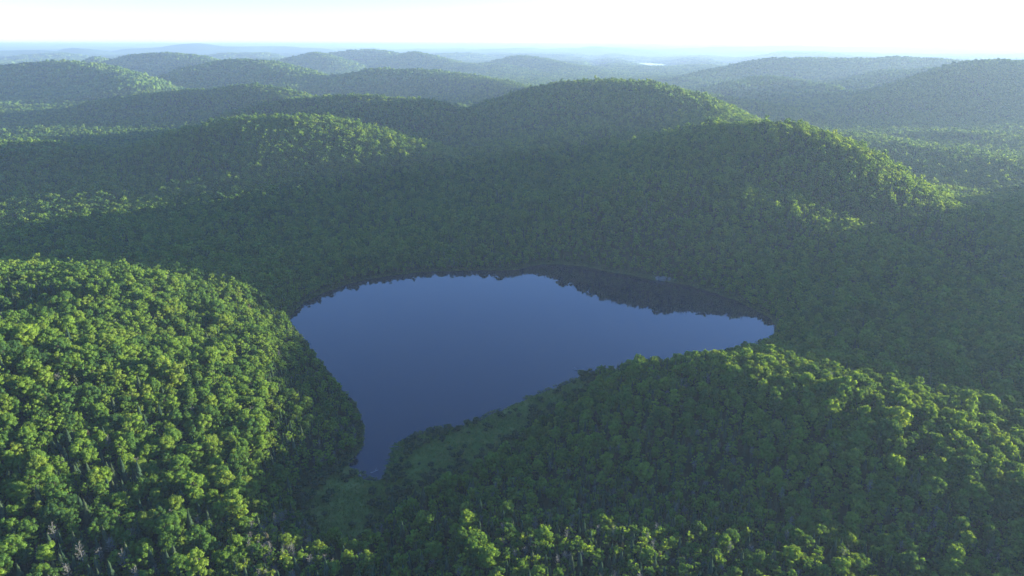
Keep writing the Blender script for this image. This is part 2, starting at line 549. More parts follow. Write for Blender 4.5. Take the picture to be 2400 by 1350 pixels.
gx = axis(-62000, 62000, -360, 360, 3.0, 1.022)
gy = axis(-3000, 64000, 185, 680, 3.0, 1.020)
GX, GY = np.meshgrid(gx, gy)
GZ = ground(GX, GY)
D = np.hypot(GX, GY)
GZf = GZ + 9.0 * sstep(8500, 10500, D)        # beyond the standing trees the sheet carries the canopy itself
ny, nx = GX.shape
V = np.stack([GX.ravel(), GY.ravel(), GZf.ravel()], 1)
i = np.arange((ny - 1) * (nx - 1))
r0, c0 = i // (nx - 1), i % (nx - 1)
q = r0 * nx + c0
faces = np.stack([q, q + 1, q + nx + 1, q + nx], 1).ravel()
gm = mesh_from('ground', V, faces, np.full(len(q), 4), True)
mar = np.zeros(GX.size)
sel = ((np.abs(GX) < 400) & (GY > 150) & (GY < 720)).ravel()
xs, ys = V[sel, 0], V[sel, 1]
dM, dL = poly_sdf(xs, ys, MARSH), poly_sdf(xs, ys, LAKE)
mar[sel] = np.maximum(1 - sstep(-3, 7, dM), 0.25 * (1 - sstep(3, 7, dL)))
for nm, arr in (('marsh', mar), ('far', sstep(7500, 10000, D).ravel())):
    at_ = gm.attributes.new(nm, 'FLOAT', 'POINT')
    at_.data.foreach_set('value', arr.astype(np.float32))
link('ground', gm, ground_mat(), kind='structure', label='forested hills and marshy lake shore under the trees')

WATER = water_mat()
def hull(P):
    P = sorted(map(tuple, P))
    def half(pts):
        h = []
        for p in pts:
            while len(h) > 1 and (h[-1][0] - h[-2][0]) * (p[1] - h[-2][1]) - (h[-1][1] - h[-2][1]) * (p[0] - h[-2][0]) <= 0:
                h.pop()
            h.append(p)
        return h[:-1]
    return np.array(half(P) + half(P[::-1]))
LP = hull(LAKE)
wm = mesh_from('lake_water', np.c_[LP, np.zeros(len(LP))], np.arange(len(LP)), [len(LP)])
if wm.polygons[0].normal.z < 0:
    wm.flip_normals()
link('lake', wm, WATER, kind='structure', label='still dark blue lake between the wooded hills')
for lx, ly, rx, ry in FAR_LAKES:
    a = np.linspace(0, 2 * math.pi, 48, endpoint=False)
    P = np.c_[lx + rx * 1.5 * np.cos(a), ly + ry * 1.5 * np.sin(a), np.full(48, 1.0)]
    link('distant_lake', mesh_from('distant_lake', P, np.arange(48), [48]), WATER, kind='structure')

# ------------------------------------------------------------------ plant prototypes (metres, base at the origin)
def rot_to(n, r):
    """tangent frame for a normal"""
    a = np.array([0, 0, 1.0]) if abs(n[2]) < 0.9 else np.array([1.0, 0, 0])
    t = np.cross(n, a); t /= np.linalg.norm(t)
    b = np.cross(n, t)
    th = r.uniform(0, 2 * math.pi)
    return t * math.cos(th) + b * math.sin(th), -t * math.sin(th) + b * math.cos(th)

class Geo:
    def __init__(s):
        s.v, s.f, s.m = [], [], []
    def quad(s, c, n, size, asp, r, mat=0, bend=0.25):
        t, b = rot_to(n, r)
        k = len(s.v)
        h = size * 0.5
        s.v += [c - t * h * asp, c - b * h * 0.9 + n * bend * h, c + t * h * asp, c + b * h - n * bend * h * .5]
        s.f.append((k, k + 1, k + 2, k + 3)); s.m.append(mat)
    def tri(s, a, b, c, mat=0):
        k = len(s.v); s.v += [a, b, c]; s.f.append((k, k + 1, k + 2)); s.m.append(mat)
    def tube(s, p, q, r0, r1, n=5, mat=1):
        p, q = np.array(p, float), np.array(q, float)
        d = q - p; d /= np.linalg.norm(d) + 1e-9
        a = np.array([0, 0, 1.0]) if abs(d[2]) < 0.9 else np.array([1.0, 0, 0])
        t = np.cross(d, a); t /= np.linalg.norm(t); b = np.cross(d, t)
        k = len(s.v)
        for (c, rr) in ((p, r0), (q, r1)):
            for j in range(n):
                an = 2 * math.pi * j / n
                s.v.append(c + (t * math.cos(an) + b * math.sin(an)) * rr)
        for j in range(n):
            s.f.append((k + j, k + (j + 1) % n, k + n + (j + 1) % n, k + n + j)); s.m.append(mat)
    def ico(s, c, rad, r, sub=0, jit=0.12, mat=0):
        vs, fs = ICO[sub]
        k = len(s.v)
        for p in vs:
            s.v.append(c + p * rad * (1 + r.uniform(-jit, jit)))
        for f in fs:
            s.f.append(tuple(k + x for x in f)); s.m.append(mat)
    def mesh(s, name, mats, only=None, smooth=False):
        ff = [f for f, m in zip(s.f, s.m) if only is None or m == only]
        mm = [m for m in s.m if only is None or m == only]
        used = sorted({i for f in ff for i in f})
        mp = {a: b for b, a in enumerate(used)}
        V = [s.v[i] for i in used]
        me = mesh_from(name, V, [mp[i] for f in ff for i in f], [len(f) for f in ff], smooth)
        for mt in mats:
            me.materials.append(mt)
        if only is None:
            me.polygons.foreach_set('material_index', mm)
        return me

def _ico():
    t = (1 + 5 ** 0.5) / 2
    v = [(-1, t, 0), (1, t, 0), (-1, -t, 0), (1, -t, 0), (0, -1, t), (0, 1, t), (0, -1, -t), (0, 1, -t), (t, 0, -1), (t, 0, 1), (-t, 0, -1), (-t, 0, 1)]
    f = [(0, 11, 5), (0, 5, 1), (0, 1, 7), (0, 7, 10), (0, 10, 11), (1, 5, 9), (5, 11, 4), (11, 10, 2), (10, 7, 6), (7, 1, 8),
         (3, 9, 4), (3, 4, 2), (3, 2, 6), (3, 6, 8), (3, 8, 9), (4, 9, 5), (2, 4, 11), (6, 2, 10), (8, 6, 7), (9, 8, 1)]
    v = [np.array(p) / np.linalg.norm(p) for p in v]
    v2, f2, cache = list(v), [], {}
    def mid(a, b):
        k = (min(a, b), max(a, b))
        if k not in cache:
            m = v2[a] + v2[b]; v2.append(m / np.linalg.norm(m)); cache[k] = len(v2) - 1
        return cache[k]
    for a, b, c in f:
        x, y, z = mid(a, b), mid(b, c), mid(c, a)
        f2 += [(a, x, z), (b, y, x), (c, z, y), (x, y, z)]
    return [(v, f), (v2, f2)]
ICO = _ico()

def leafy(seed, lod, height=16.0, rad=4.3, deep=4.8, puffs=15, lean=0.0, trunk=True):
    """crown of many small leaf clumps round uneven lobes, on a forked trunk"""
    r = np.random.default_rng(seed)
    g = Geo()
    deep = deep * 1.12
    cz = height - deep
    n = {0: puffs + 4, 1: max(7, puffs * 2 // 3), 2: 5}[lod]
    cs = []
    for k in range(n):
        th = 2.399963 * k + r.uniform(-.5, .5)
        zz = 1 - (k + 0.5) / n * 1.78
        rr = math.sqrt(max(0, 1 - zz * zz)) * (1.0 if zz > -.2 else .9)
        pr = r.uniform(0.24, 0.46) * rad * (1.0 if lod < 2 else 1.35)
        p = np.array([math.cos(th) * rr * (rad - pr * .7), math.sin(th) * rr * (rad - pr * .7), cz + zz * (deep - pr * .8)]) + r.normal(0, .38, 3)
        p[0] += lean * (p[2] - 6)
        cs.append((p, pr))
    cs.append((np.array([0, 0, cz]), rad * 0.55))
    for p, pr in cs:
        g.ico(p, pr * (0.78 if lod < 2 else 0.95), r, 0 if lod else 1, 0.16)
    per = {0: 46, 1: 16, 2: 5}[lod]
    sz = {0: 0.85, 1: 1.5, 2: 2.4}[lod]
    for p, pr in cs[:-1]:
        for _ in range(int(per * (pr / 1.7) ** 2)):
            d = r.normal(0, 1, 3); d /= np.linalg.norm(d)
            if d[2] < -0.3: d[2] *= -0.6
            c = p + d * pr * r.uniform(0.82, 1.16)
            if any(np.linalg.norm(c - p2) < pr2 * 0.72 for p2, pr2 in cs if p2 is not p):
                continue
            nn = d + r.normal(0, .38, 3) + np.array([0, 0, .25]); nn /= np.linalg.norm(nn)
            g.quad(c, nn, sz * r.uniform(.6, 1.25), r.uniform(.7, 1.0), r)
    if trunk:
        top = np.array([lean * 4, 0, cz])
        seg = {0: 6, 1: 4, 2: 3}[lod]
        g.tube((0, 0, -1.0), (0.1, 0, cz * .55), .30, .22, seg)
        g.tube((0.1, 0, cz * .55), top, .22, .12, seg)
        if lod == 0:
            for p, pr in cs[:9]:
                s0 = np.array([0.1, 0, cz * r.uniform(.55, .85)])
                g.tube(s0, p, .10, .04, 4)
    return g

def spruce(seed, lod, height=15.0, rad=2.1, low=1.5):
    r = np.random.default_rng(seed)
    g = Geo()
    tiers = {0: 17, 1: 10, 2: 5}[lod]
    per = {0: 11, 1: 7, 2: 5}[lod]
    for k in range(tiers):
        f = k / (tiers - 1)
        z = low + (height - low) * f
        rr = rad * (1 - f) ** 0.8 * r.uniform(.8, 1.15) + 0.12
        for j in range(per):
            a = 2 * math.pi * (j + r.uniform(-.3, .3)) / per + k
            rj = rr * r.uniform(.7, 1.2)
            d = np.array([math.cos(a), math.sin(a), 0])
            s_ = np.array([-math.sin(a), math.cos(a), 0])
            dz = (height - low) / tiers
            w = max(.22, rj * (0.42 if lod == 0 else .6))
            top = np.array([0, 0, z + dz * .7])
            tip = d * rj + np.array([0, 0, z - .42 * rj])
            mid = top * .35 + tip * .65
            kk = len(g.v)
            g.v += [top, mid + s_ * w + np.array([0, 0, .12]), tip, mid - s_ * w]
            g.f.append((kk, kk + 1, kk + 2, kk + 3)); g.m.append(0)
    g.tube((0, 0, -1), (0, 0, height + .2), .17, .03, 5 if lod == 0 else 3)
    return g

def cedar(seed, lod, height=11.0, rad=1.7):
    r = np.random.default_rng(seed)
    g = Geo()
    n = {0: 12, 1: 7, 2: 3}[lod]
    cs = []
    for k in range(n):
        f = (k + .5) / n
        z = 1.8 + (height - 2.6) * f
        rr = rad * math.sin(math.pi * min(1, (f * .8 + .2))) ** .7 * .5
        a = 2.4 * k
        cs.append((np.array([math.cos(a) * rr, math.sin(a) * rr, z]), max(.5, rad * (0.75 - .45 * f)) * (1 if lod < 2 else 1.3)))
    for p, pr in cs:
        g.ico(p, pr * .8, r, 0, .2)
        for _ in range({0: 24, 1: 10, 2: 4}[lod]):
            d = r.normal(0, 1, 3); d /= np.linalg.norm(d)
            c = p + d * pr * r.uniform(.8, 1.15)
            nn = d + r.normal(0, .3, 3) - np.array([0, 0, .1]); nn /= np.linalg.norm(nn)
            g.quad(c, nn, {0: .7, 1: 1.1, 2: 1.7}[lod] * r.uniform(.6, 1.2), .7, r)
    g.tube((0, 0, -1), (0, 0, height * .8), .16, .05, 5 if lod == 0 else 3)
    return g

def bare(seed, lod, height=12.0, rad=2.3):
    """leafless grey tree: trunk, limbs and a haze of fine twigs (material 1 wood, 0 twigs)"""
    r = np.random.default_rng(seed)
    g = Geo()
    g.tube((0, 0, -1), (0.1, 0.1, height * .55), .17, .11, 5 if lod == 0 else 3)
    g.tube((0.1, 0.1, height * .55), (0.0, 0.2, height), .11, .03, 4 if lod == 0 else 3)
    n = {0: 26, 1: 14, 2: 8}[lod]
    for k in range(n):
        f = k / n
        z0 = height * (.30 + .62 * f)
        a = 2.4 * k + r.uniform(-.3, .3)
        L_ = rad * (1.15 - .65 * f) * r.uniform(.7, 1.15)
        s0 = np.array([.1, .1, z0])
        e = s0 + np.array([math.cos(a) * L_, math.sin(a) * L_, L_ * r.uniform(.5, 1.2)])
        g.tube(s0, e, .06, .02, 3, 0)
        for _ in range({0: 9, 1: 5, 2: 3}[lod]):
            q_ = s0 + (e - s0) * r.uniform(.35, 1.0)
            d = (e - s0) / np.linalg.norm(e - s0) + r.normal(0, .55, 3) + np.array([0, 0, .25])
            d /= np.linalg.norm(d)
            ln = r.uniform(.7, 1.5)
            s_ = np.cross(d, r.normal(0, 1, 3)); s_ /= np.linalg.norm(s_) + 1e-9
            w = {0: .07, 1: .13, 2: .22}[lod]
            g.tri(q_ - s_ * w, q_ + s_ * w, q_ + d * ln, 0)
    return g

def shrub(seed, lod, height=2.6, rad=1.8):
    r = np.random.default_rng(seed)
    g = Geo()
    n = 6 if lod == 0 else 3
    for k in range(n):
        a = 2.4 * k
        rr = rad * .55 * (k > 0)
        pr = r.uniform(.45, .62) * rad
        p = np.array([math.cos(a) * rr, math.sin(a) * rr, height - pr * r.uniform(1.0, 1.5)])
        g.ico(p, pr * .75, r, 0, .2)
        for _ in range(22 if lod == 0 else 8):
            d = r.normal(0, 1, 3); d /= np.linalg.norm(d); d[2] = abs(d[2]) * .9 - .1
            nn = d + r.normal(0, .4, 3); nn /= np.linalg.norm(nn)
            g.quad(p + d * pr * r.uniform(.8, 1.15), nn, (.5 if lod == 0 else .8) * r.uniform(.6, 1.2), .8, r)
        if lod == 0:
            g.tube((0, 0, -.3), p, .06, .03, 3)
    if lod:
        g.tube((0, 0, -.3), (0, 0, height * .5), .08, .04, 3)
    return g

def sedge(seed):
    r = np.random.default_rng(seed)
    g = Geo()
    for _ in range(26):
        a = r.uniform(0, 6.28); rr = r.uniform(0, .45)
        b = np.array([math.cos(a) * rr, math.sin(a) * rr, -.1])
        a2 = a + r.normal(0, .6)
        d = np.array([math.cos(a2) * .5, math.sin(a2) * .5, r.uniform(.6, 1.1)])
        s_ = np.array([-math.sin(a2), math.cos(a2), 0]) * .07
        g.tri(b - s_, b + s_, b + d, 0)
    return g

LEAFY_N = 6
def leafy_shape(k, lod):
    specs = [(15, 4.3, 5.4, 15, 0), (17, 3.8, 6.6, 16, 0.04), (12.5, 4.7, 4.6, 14, 0), (14, 3.3, 5.6, 12, -.04), (16, 5.1, 5.8, 18, .02), (11, 3.1, 4.5, 10, 0.05)]
    h, r_, d_, p_, l_ = specs[k]
    return leafy(100 + k, lod, h, r_, d_, p_, l_)
def spruce_shape(k, lod):
    return [lambda: spruce(200, lod, 14, 2.7), lambda: spruce(201, lod, 11, 2.4), lambda: spruce(202, lod, 16.5, 2.8, 2.5)][k]()
def cedar_shape(k, lod):
    return [lambda: cedar(300, lod, 11, 2.2), lambda: cedar(301, lod, 13.5, 2.0), lambda: cedar(302, lod, 9, 2.4)][k]()
def bare_shape(k, lod):
    return [lambda: bare(400, lod, 12, 2.4), lambda: bare(401, lod, 14.5, 2.1), lambda: bare(402, lod, 9.5, 2.5)][k]()
def shrub_shape(k, lod):
    return [lambda: shrub(500, lod, 2.6, 1.8), lambda: shrub(501, lod, 3.6, 1.9), lambda: shrub(502, lod, 1.7, 1.5)][k]()

KINDS = {
    'leafy': dict(shape=leafy_shape, n=6, mats=(LEAF, BARK)),
    'spruce': dict(shape=spruce_shape, n=3, mats=(NEEDLE, BARK)),
    'cedar': dict(shape=cedar_shape, n=3, mats=(CEDAR, BARK)),
    'bare': dict(shape=bare_shape, n=3, mats=(PALE, PALE)),
    'shrub': dict(shape=shrub_shape, n=3, mats=(SHRUB, BARK)),
}

def proto_collection(name, meshes):
    c = bpy.data.collections.new(name)
    for k, me in enumerate(meshes):
        o = bpy.data.objects.new('%s_%02d' % (name, k), me)
        c.objects.link(o)
    return c

def scatter(name, label, pts, idx, rot, scale, coll, tilt=0.0, **props):
    """one object: points that carry instances of the shapes in coll"""
    me = bpy.data.meshes.new(name)
    n = len(pts)
    me.vertices.add(n)
    me.vertices.foreach_set('co', np.asarray(pts, np.float32).ravel())
    a = me.attributes.new('pick', 'INT', 'POINT'); a.data.foreach_set('value', np.asarray(idx, np.int32))
    a = me.attributes.new('turn', 'FLOAT_VECTOR', 'POINT')
    a.data.foreach_set('vector', np.asarray(rot, np.float32).ravel())
    a = me.attributes.new('grow', 'FLOAT_VECTOR', 'POINT')
    a.data.foreach_set('vector', np.asarray(scale, np.float32).ravel())
    o = link(name, me, None, kind='stuff', label=label, **props)
    ng = bpy.data.node_groups.new(name, 'GeometryNodeTree')
    ng.interface.new_socket('Geometry', in_out='INPUT', socket_type='NodeSocketGeometry')
    ng.interface.new_socket('Geometry', in_out='OUTPUT', socket_type='NodeSocketGeometry')
    gi, go = ng.nodes.new('NodeGroupInput'), ng.nodes.new('NodeGroupOutput')
    iop = ng.nodes.new('GeometryNodeInstanceOnPoints')
    ci = ng.nodes.new('GeometryNodeCollectionInfo')
    ci.inputs['Collection'].default_value = coll
    ci.inputs['Separate Children'].default_value = True
    ci.inputs['Reset Children'].default_value = True
    def attr(nm, t):
        a_ = ng.nodes.new('GeometryNodeInputNamedAttribute')
        a_.data_type = t
        a_.inputs['Name'].default_value = nm
        return a_.outputs[0]
    ng.links.new(gi.outputs[0], iop.inputs['Points'])
    ng.links.new(ci.outputs[0], iop.inputs['Instance'])
    iop.inputs['Pick Instance'].default_value = True
    ng.links.new(attr('pick', 'INT'), iop.inputs['Instance Index'])
    e2r = ng.nodes.new('FunctionNodeEulerToRotation')
    ng.links.new(attr('turn', 'FLOAT_VECTOR'), e2r.inputs[0])
    ng.links.new(e2r.outputs[0], iop.inputs['Rotation'])
    ng.links.new(attr('grow', 'FLOAT_VECTOR'), iop.inputs['Scale'])
    ng.links.new(iop.outputs[0], go.inputs[0])
    md = o.modifiers.new('plants', 'NODES')
    md.node_group = ng
    return o

# ------------------------------------------------------------------ where the trees stand
def jitter_grid(x0, x1, y0, y1, s, seed):
    r = np.random.default_rng(seed)
    X, Y = np.meshgrid(np.arange(x0, x1, s), np.arange(y0, y1, s * 0.87))
    X = X + (np.arange(X.shape[0]) % 2)[:, None] * s * .5
    X = X + r.uniform(-.36, .36, X.shape) * s
    Y = Y + r.uniform(-.36, .36, Y.shape) * s
    return X.ravel(), Y.ravel()

def keep_view(X, Y, Z, margin=1.0):
    """inside the field of view with some room round it, and the ground east of it that shades it"""
    az = np.arctan2(X, Y)
    D = np.hypot(X, Y)
    wide = (np.abs(az) < R(46)) & (D > 150)
    east = (az > 0) & (az < R(100)) & (D < 900) & (X > 40) & (Y > 20)
    return wide | east | ((D < 420) & (Y > 120) & (np.abs(az) < R(62)))

NEAR_S = 4.15
X, Y = jitter_grid(-1500, 1500, 60, 2600, NEAR_S, 5)
D = np.hypot(X, Y)
# thin the grid outwards, where crowns are the size of a pixel or two
keep = keep_view(X, Y, None) & (D < 2600)
X, Y = X[keep], Y[keep]
Z = ground(X, Y)
D = np.hypot(X, Y)
dL = poly_sdf(X, Y, LAKE)
dM = np.full(X.shape, 1e3)
m = D < 700
dM[m] = poly_sdf(X[m], Y[m], MARSH)
u, v, dep = to_pix(X, Y, Z)
rnd = np.random.default_rng(11)
R1, R2, R3, R4 = (rnd.random(len(X)) for _ in range(4))

def zone(poly, soft=25):
    d = poly_sdf(u, v, poly)
    return 1 - sstep(-soft, soft, d)

near = D < 640
Z_LEFTSHORE = zone([(600, 1250), (620, 1060), (640, 900), (660, 800), (700, 760), (880, 900), (900, 1100), (760, 1120), (700, 1200)], 25)
Z_BOTTOM = zone([(560, 1500), (560, 1260), (700, 1230), (950, 1200), (1150, 1140), (1400, 1150), (1700, 1300), (1800, 1500)], 40)
Z_MIXR = zone([(1080, 1150), (1250, 1030), (1400, 890), (1600, 870), (1800, 960), (2000, 1100), (2400, 1250), (2500, 1600), (1500, 1500)], 70)
Z_LEFTBOT = zone([(-100, 1500), (-100, 1150), (300, 1120), (620, 1200), (620, 1500)], 50)
Z_BAREL = zone([(560, 1500), (580, 1230), (740, 1215), (750, 1500)], 20)
Z_THICKET = zone([(720, 1130), (740, 1040), (840, 1010), (880, 1040), (840, 1110)], 15)
patch = fbm(X / 70, Y / 70, 31, 3)
patch2 = fbm(X / 45, Y / 45, 63, 3)

p_con = 0.03 + 0.40 * (patch2 > .64) + 0.25 * (fbm(X / 160, Y / 160, 131, 3) > .60)
p_con = p_con + 0.62 * Z_LEFTSHORE * near + 0.26 * Z_MIXR * near * (patch > .42) + 0.48 * Z_BOTTOM * near + 0.20 * Z_LEFTBOT * near
p_con = np.where((dL > 0) & (dL < 16) & (X < 120), p_con + .35, p_con)
p_ced = 0.03 * near + 0.10 * Z_LEFTSHORE * near + 0.20 * Z_MIXR * near + 0.30 * Z_BOTTOM * near + 0.05 * Z_LEFTBOT
p_bare = 0.012 + 0.12 * Z_MIXR * near * (patch2 > .5) + 0.12 * Z_BOTTOM * near + 0.10 * Z_LEFTBOT * (patch2 > .5) + 0.45 * Z_BAREL * near + 0.6 * Z_THICKET * near
p_bare = p_bare + 0.05 * ((dL > 0) & (dL < 14))
kind = np.zeros(len(X), int)                       # 0 leafy 1 spruce 2 cedar 3 bare
c1 = np.clip(p_bare, 0, .7)
c2 = c1 + np.clip(p_con, 0, .75) * (1 - c1)
c3 = c2 + p_ced * (1 - c2)
kind[R1 < c3] = 2
kind[R1 < c2] = 1
kind[R1 < c1] = 3

# size: hillside maples broad, bottomland trees slight
small = np.clip(Z_MIXR * .9 + Z_BOTTOM * 1.0 + Z_LEFTSHORE * .9 + Z_THICKET, 0, 1) * near
size = 0.625 * (1.0 - .22 * small) * (0.78 + 0.46 * R2)
size = np.where((dL > 0) & (dL < 25), size * .72, size)
size = np.where(D > 900, size * 1.08, size)
big = (R3 > .87) & (kind == 0)
size = np.where(big, size * 1.28, size)

# spacing: small trees fill the grid, broad ones thin it
want = np.where(kind == 0, np.clip(.80 + .20 * small, 0, 1), 1.0)
want = np.where((kind > 0) & (small < .4), .75, want)
bare_gap = fbm(X / 16, Y / 16, 99, 2)
want = want * np.where((small > .5) & (bare_gap < .36), .45, 1)
shore = np.where(X < 0, 3.5, 1.8)
ok = (R4 < want) & (dL > shore) & (dM > 1.5)
ok &= ~(Z < -0.2)
ok &= ~((D < 2600) & (D > 900) & (R2 < .0))
sel = np.where(ok)[0]
X, Y, Z, D, kind, size, u, v, small = (a[sel] for a in (X, Y, Z, D, kind, size, u, v, small))
R3, R4, R5 = (rnd.random(len(X)) for _ in range(3))
ang = R3 * 6.283
lod = np.where(D < 560, 0, np.where(D < 1250, 1, 2))
variant = np.floor(R5 * np.where(kind == 0, 6, 3)).astype(int)

# margin of the marsh and shore: shrubs
XS, YS = jitter_grid(-260, 260, 190, 680, 2.3, 9)
dls, dms = poly_sdf(XS, YS, LAKE), poly_sdf(XS, YS, MARSH)
ZS = ground(XS, YS)
us, vs, _ = to_pix(XS, YS, ZS)
pn = fbm(XS / 14, YS / 14, 12, 3)
rs = rnd.random(len(XS))
MEADOW = [[(690, 1150), (800, 1125), (905, 1125), (960, 1060), (1080, 1010), (1110, 1030), (1060, 1080), (990, 1120), (900, 1160), (860, 1230), (830, 1285), (760, 1290), (740, 1220)],
          [(1120, 985), (1240, 925), (1350, 880), (1375, 890), (1300, 945), (1215, 1010), (1110, 1075), (1080, 1060)]]
open_ = np.zeros(len(XS), bool)
for mp_ in MEADOW:
    open_ |= poly_sdf(us, vs, mp_) < 0
dens = np.where(open_, .05 + .25 * (pn > .6), np.where(dms < 3, .42 + .9 * (pn - .42), .0))
dens = np.where((dls > .5) & (dls < 6) & ~(dms < 3), .62, dens)
oks = (rs < dens) & (dls > .6)
XS, YS, ZS, rs = XS[oks], YS[oks], ZS[oks], rnd.random(oks.sum())
SS = (.55 + .75 * rs) * np.where(poly_sdf(XS, YS, MARSH) < 3, .95, .8)

# ------------------------------------------------------------------ individual trees: the ones that show largest
def tris_shape(kname, k, lod):
    return KINDS[kname]['shape'](k, lod)

LODC = 3
colls, meshes_single = {}, {}
for kname, K in KINDS.items():
    ms = []
    for l in range(3 if kname != 'shrub' else 2):
        for k in range(K['n']):
            g = K['shape'](k, l)
            ms.append(g.mesh('%s_%d_%d' % (kname, l, k), K['mats']))
            if l == 0:
                meshes_single[kname, k] = (g.mesh('crown', [K['mats'][0]], 0), g.mesh('trunk', [K['mats'][1]], 1))
    colls[kname] = proto_collection(kname, ms)

pu, pv, pdep = to_pix(X, Y, Z + 9 * size)
inview = (pu > 4) & (pu < 2396) & (pv > 110) & (pv < 1346)
shown = size * np.where(kind == 0, 4.2, np.where(kind == 3, 2.6, 2.0)) / pdep
taken = np.zeros(len(X), bool)
KN = ['leafy', 'spruce', 'cedar', 'bare']
picks = {}
for ks, cap in (((0,), 300), ((1, 2), 300), ((3,), 280)):
    cand = np.where(inview & np.isin(kind, ks))[0]
    cand = cand[np.argsort(-shown[cand])][:cap]
    taken[cand] = True
    picks[ks] = cand

GROUPNAME = {0: 'broadleaf trees nearest the camera', 1: 'dark spruces among the near trees', 2: 'olive cedars among the near trees', 3: 'bare grey trees among the near woods'}
OBJNAME = {0: 'leafy_tree', 1: 'spruce_tree', 2: 'cedar_tree', 3: 'bare_tree'}

def place_tag(pu_, pv_):
    if pv_ > 1300: row = 'on bottom edge'
    elif pv_ > 1250: row = 'near bottom edge'
    elif pv_ > 1190: row = 'low down'
    elif pv_ > 1110: row = 'below inlet level'
    elif pv_ > 1000: row = 'at inlet level'
    else: row = 'at open-lake level'
    for lim, nm in ((160, 'far left'), (380, 'left hill foot'), (620, 'right foot of left hill'), (780, 'left of the inlet'), (950, 'under the inlet'),
                    (1150, 'under the marsh'), (1400, 'dark bottomland'), (1650, 'right hill foot'), (1900, 'right hill slope'), (2150, 'upper right hill'), (9999, 'far right')):
        if pu_ < lim:
            return row, nm

TENS = ['', '', 'twenty', 'thirty', 'forty', 'fifty']
TENTH = ['', '', 'twentieth', 'thirtieth', 'fortieth', 'fiftieth']
def nth(k):
    """ordinal word for the k-th from zero"""
    n = k + 1
    if n <= 20: return ORDN[k]
    return TENTH[n // 10] if n % 10 == 0 else TENS[n // 10] + '-' + ORDN[n % 10 - 1]

def make_tree(i_):
    kname = KN[kind[i_]]
    crown_me, trunk_me = meshes_single[kname, int(variant[i_])]
    e = bpy.data.objects.new(OBJNAME[kind[i_]], None)
    COL.objects.link(e)
    e.empty_display_size = .5
    e.location = (X[i_], Y[i_], Z[i_])
    e.rotation_euler = (0, 0, ang[i_])
    s = float(size[i_])
    e.scale = (s, s, s * (0.9 + .25 * float(R4[i_])))
    e['category'] = 'tree'
    e['group'] = GROUPNAME[kind[i_]]
    for nm, me in (('crown', crown_me), ('trunk', trunk_me)):
        c = bpy.data.objects.new(nm, me)
        COL.objects.link(c)
        c.parent = e
    return e

single = []
for ks, cand in picks.items():
    for i_ in cand:
        single.append((int(i_), make_tree(i_)))

ADJ = {0: {0: 'full rounded', 1: 'tall oval', 2: 'low spreading', 3: 'slender rounded', 4: 'very broad', 5: 'small rounded'},
       1: {0: 'pointed dark', 1: 'short pointed dark', 2: 'tall narrow dark'},
       2: {0: 'soft olive', 1: 'tall olive', 2: 'stubby olive'},
       3: {0: 'leafless grey', 1: 'tall leafless grey', 2: 'low leafless grey'}}
NOUN = {0: 'leafy tree', 1: 'spruce', 2: 'cedar', 3: 'tree'}
ORDN = ['first', 'second', 'third', 'fourth', 'fifth', 'sixth', 'seventh', 'eighth', 'ninth', 'tenth', 'eleventh', 'twelfth', 'thirteenth', 'fourteenth',
        'fifteenth', 'sixteenth', 'seventeenth', 'eighteenth', 'nineteenth', 'twentieth']
cells = {}
for i_, e in single:
    row, col_ = place_tag(pu[i_], pv[i_])
    key = (kind[i_], int(variant[i_]), row, col_)
    cells.setdefault(key, []).append((pu[i_], i_, e))
for (kd, va, row, col_), lst in cells.items():
    lst.sort(key=lambda t: t[0])
    for k, (_, i_, e) in enumerate(lst):
        base = ADJ[kd][va] + ' ' + NOUN[kd]
        if len(lst) == 1:
            e['label'] = 'only %s at %s, %s' % (base, col_, row)
        elif k == len(lst) - 1:
            e['label'] = 'rightmost %s at %s, %s' % (base, col_, row)
        else:
            e['label'] = '%s %s from left, %s, %s' % (nth(k), base, col_, row)

# the rest of the forest
rest = ~taken
# young trees filling the gaps under the near canopy
XU, YU = jitter_grid(-950, 950, 120, 1300, 3.3, 55)
ku = keep_view(XU, YU, None) & (np.hypot(XU, YU) < 1300)
XU, YU = XU[ku], YU[ku]
ku = (poly_sdf(XU, YU, LAKE) > 2.5) & (poly_sdf(XU, YU, MARSH) > 2)
ku &= rnd.random(len(XU)) < .58
XU, YU = XU[ku], YU[ku]
ZU = ground(XU, YU)
nu = len(XU)
UND = dict(p=np.stack([XU, YU, ZU], 1), i=np.where(np.hypot(XU, YU) < 650, 6, 12) + rnd.integers(0, 6, nu), r=np.stack([np.zeros(nu), np.zeros(nu), rnd.uniform(0, 6.28, nu)], 1),
           s=rnd.uniform(.30, .50, (nu, 1)) * np.array([[1.1, 1.1, 1.0]]))
for kd, nm, lab in ((0, 'broadleaf_forest', 'green broadleaf forest covering the hills around the lake'),
                    (1, 'spruce_forest', 'dark pointed spruces scattered through the forest'),
                    (2, 'cedar_forest', 'olive cedars scattered through the low woods'),
                    (3, 'bare_woodland', 'leafless grey trees scattered through the forest')):
    s_ = np.where(rest & (kind == kd))[0]
    nvar = KINDS[KN[kd]]['n']
    sc_ = np.stack([size[s_], size[s_], size[s_] * (.9 + .25 * R4[s_])], 1)
    rt = np.stack([0 * s_, 0 * s_, ang[s_]], 1)
    pp, ii = np.stack([X[s_], Y[s_], Z[s_]], 1), lod[s_] * nvar + variant[s_]
    if kd == 0:
        pp, ii, rt, sc_ = (np.concatenate(t) for t in ((pp, UND['p']), (ii, UND['i']), (rt, UND['r']), (sc_, UND['s'])))
    scatter(nm, lab, pp, ii, rt, sc_, colls[KN[kd]])

